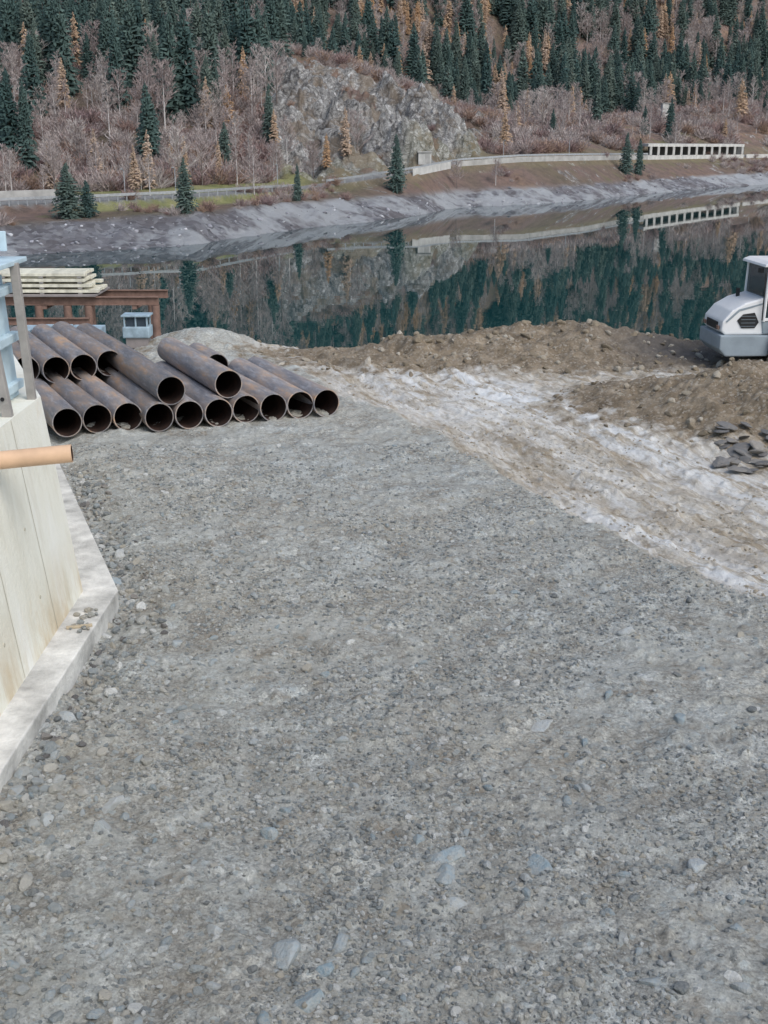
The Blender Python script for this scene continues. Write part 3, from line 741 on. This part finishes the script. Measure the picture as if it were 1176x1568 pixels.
for s_ in (-1,1):
    hx=[(.34,1.14),(.44,.98),(.72,.98),(.80,1.10),(.70,1.30),(.46,1.27)]
    prism('side_grille',hx,s_*(W2-.01),s_*(W2+.018),blk,g,.006)
    for k_ in range(4): box('grille_bar_%d'%k_,(.57,s_*(W2+.022),1.02+k_*.07),(.3,.008,.006),grey,g,bev=0)
    prism('hood_crease',[(.1,1.12),(.36,1.37),(.86,1.50),(.86,1.47),(.38,1.33),(.13,1.10)],s_*(W2-.005),s_*(W2+.01),grey,g,0)
    prism('fender_panel',[(1.13,.86),(1.13,1.18),(1.30,1.30),(2.0,1.32),(2.25,1.1),(2.22,1.04),(1.95,1.24),(1.35,1.22),(1.2,.9)],s_*.55,s_*.86,white,g,.01)
    box('tail_light',(-.005,s_*.45,.98),(.03,.14,.08),rustm,g)
box('rear_grille',(.018,0,1.0),(.03,.7,.16),blk,g,bev=.005)
box('exhaust',(.62,.3,1.58),(.07,.07,.25),blk,g)
K=.64
prism('cab_lower',[(.86,1.12),(.9,.86),(2.10,.86),(2.15,1.15)],-K-.01,K+.01,grey,g,.02)
prism('cab_glazing',[(.90,1.14),(.94,2.22),(1.88,2.22),(2.10,1.5),(2.14,1.15)],-K,K,glass,g,.02)
for s_ in (-1,1):
    for a,b_ in [((.89,1.12),(.93,2.24)),((2.14,1.12),(1.89,2.24)),((1.46,1.12),(1.44,2.24))]:
        tube('pillar',(a[0],s_*(K+.01),a[1]),(b_[0],s_*(K+.01),b_[1]),.032,blk if a[0]>1 else white,g,8)
    box('window_sill',(1.5,s_*(K+.012),1.16),(1.25,.03,.06),white,g,bev=.005)
    tube('mirror_arm',(1.9,s_*.66,2.0),(2.05,s_*.85,2.0),.012,blk,g,8); box('mirror',(2.06,s_*.88,1.88),(.04,.12,.24),blk,g)
prism('cab_roof',[(.80,2.24),(.82,2.29),(.95,2.34),(1.95,2.34),(2.10,2.29),(2.08,2.24)],-.72,.72,white,g,.015)
box('work_light',(.80,-.5,2.16),(.07,.16,.10),blk,g)
tube('grab_rail',(.84,-.70,1.15),(.84,-.70,2.1),.014,blk,g,8)
box('articulated_frame',(2.3,0,.62),(2.2,.5,.34),grey,g,bev=.03); box('front_frame',(3.1,0,.8),(.7,.55,.6),grey,g,bev=.04)
def wheel(x,y):
    V=[];Fc=[]
    prof=[(.30,-.19),(.42,-.21),(.56,-.20),(.60,-.14),(.60,.14),(.56,.20),(.42,.21),(.30,.19)]; seg=36
    for i in range(seg):
        a=2*math.pi*i/seg
        for r_,w_ in prof:
            rr=r_-(.035 if (i%3==0 and r_>.58) else 0); V.append((rr*math.cos(a),w_,rr*math.sin(a)))
    n=len(prof)
    for i in range(seg):
        j=(i+1)%seg
        for k_ in range(n): Fc.append((i*n+k_,i*n+(k_+1)%n,j*n+(k_+1)%n,j*n+k_))
    o=meshobj('tyre',V,Fc,tyre,g); o.location=(x,y,.6)
    tube('rim',(x,y-.12,.6),(x,y+.12,.6),.31,white,g,28); tube('hub',(x,y-.16,.6),(x,y+.16,.6),.11,grey,g,16)
for x in (1.6,3.7):
    for y in (-.72,.72):
        wheel(x,y)
for y in (-.72,.72):
    x=3.7; prism('front_fender',[(x-.72,.95),(x-.5,1.24),(x+.35,1.27),(x+.62,1.05),(x+.6,1.0),(x+.33,1.21),(x-.48,1.18),(x-.68,.93)],y-.2,y+.2,blk,g,.008)
for s_ in (-.3,.3):
    prism('lift_arm',[(2.75,1.3),(2.9,1.42),(3.9,1.05),(4.6,.4),(4.5,.25),(3.75,.85),(2.8,1.2)],s_-.05,s_+.05,white,g,.01)
    tube('lift_cylinder',(2.9,s_,.75),(3.8,s_,.95),.05,grey,g,12)
prism('bucket',[(4.5,.12),(5.35,.02),(5.36,.05),(4.72,.2),(4.58,.45),(4.75,.85),(4.7,.88),(4.45,.5)],-1.0,1.0,grey,g,.01)
for s_ in (-1.0,1.0): prism('bucket_side',[(4.5,.12),(5.35,.02),(5.1,.5),(4.75,.88),(4.45,.5)],s_-.015,s_+.015,grey,g,0)
# =====================================================================
# LIGHT, SKY, CAMERA
# =====================================================================
EL_=math.radians(50); AZ=math.radians(140)
w=bpy.data.worlds.new('World'); sc.world=w; w.use_nodes=True
bg=w.node_tree.nodes['Background']; sk=w.node_tree.nodes.new('ShaderNodeTexSky'); sk.sky_type='NISHITA'; sk.sun_disc=False
sk.sun_elevation=EL_; sk.sun_rotation=AZ; sk.dust_density=2.2; sk.air_density=1.3
w.node_tree.links.new(sk.outputs[0],bg.inputs[0]); bg.inputs[1].default_value=.15
ld=bpy.data.lights.new('sun','SUN'); ld.energy=1.95; ld.angle=math.radians(45); ld.color=(1,.985,.96)
lo=link(bpy.data.objects.new('sun',ld))
dv=Vector((math.sin(AZ)*math.cos(EL_),math.cos(AZ)*math.cos(EL_),math.sin(EL_)))
lo.rotation_euler=(-dv).to_track_quat('-Z','Y').to_euler()
cam=bpy.data.cameras.new('camera'); cam.sensor_fit='VERTICAL'; cam.sensor_height=24; cam.lens=24*F/1568; cam.clip_end=4000; cam.clip_start=.1
co=link(bpy.data.objects.new('camera',cam)); co.location=(0,0,CZ); co.rotation_euler=(math.pi/2-PIT,0,0); sc.camera=co
sc.view_settings.view_transform='Standard'; sc.view_settings.look='None'; sc.view_settings.exposure=0
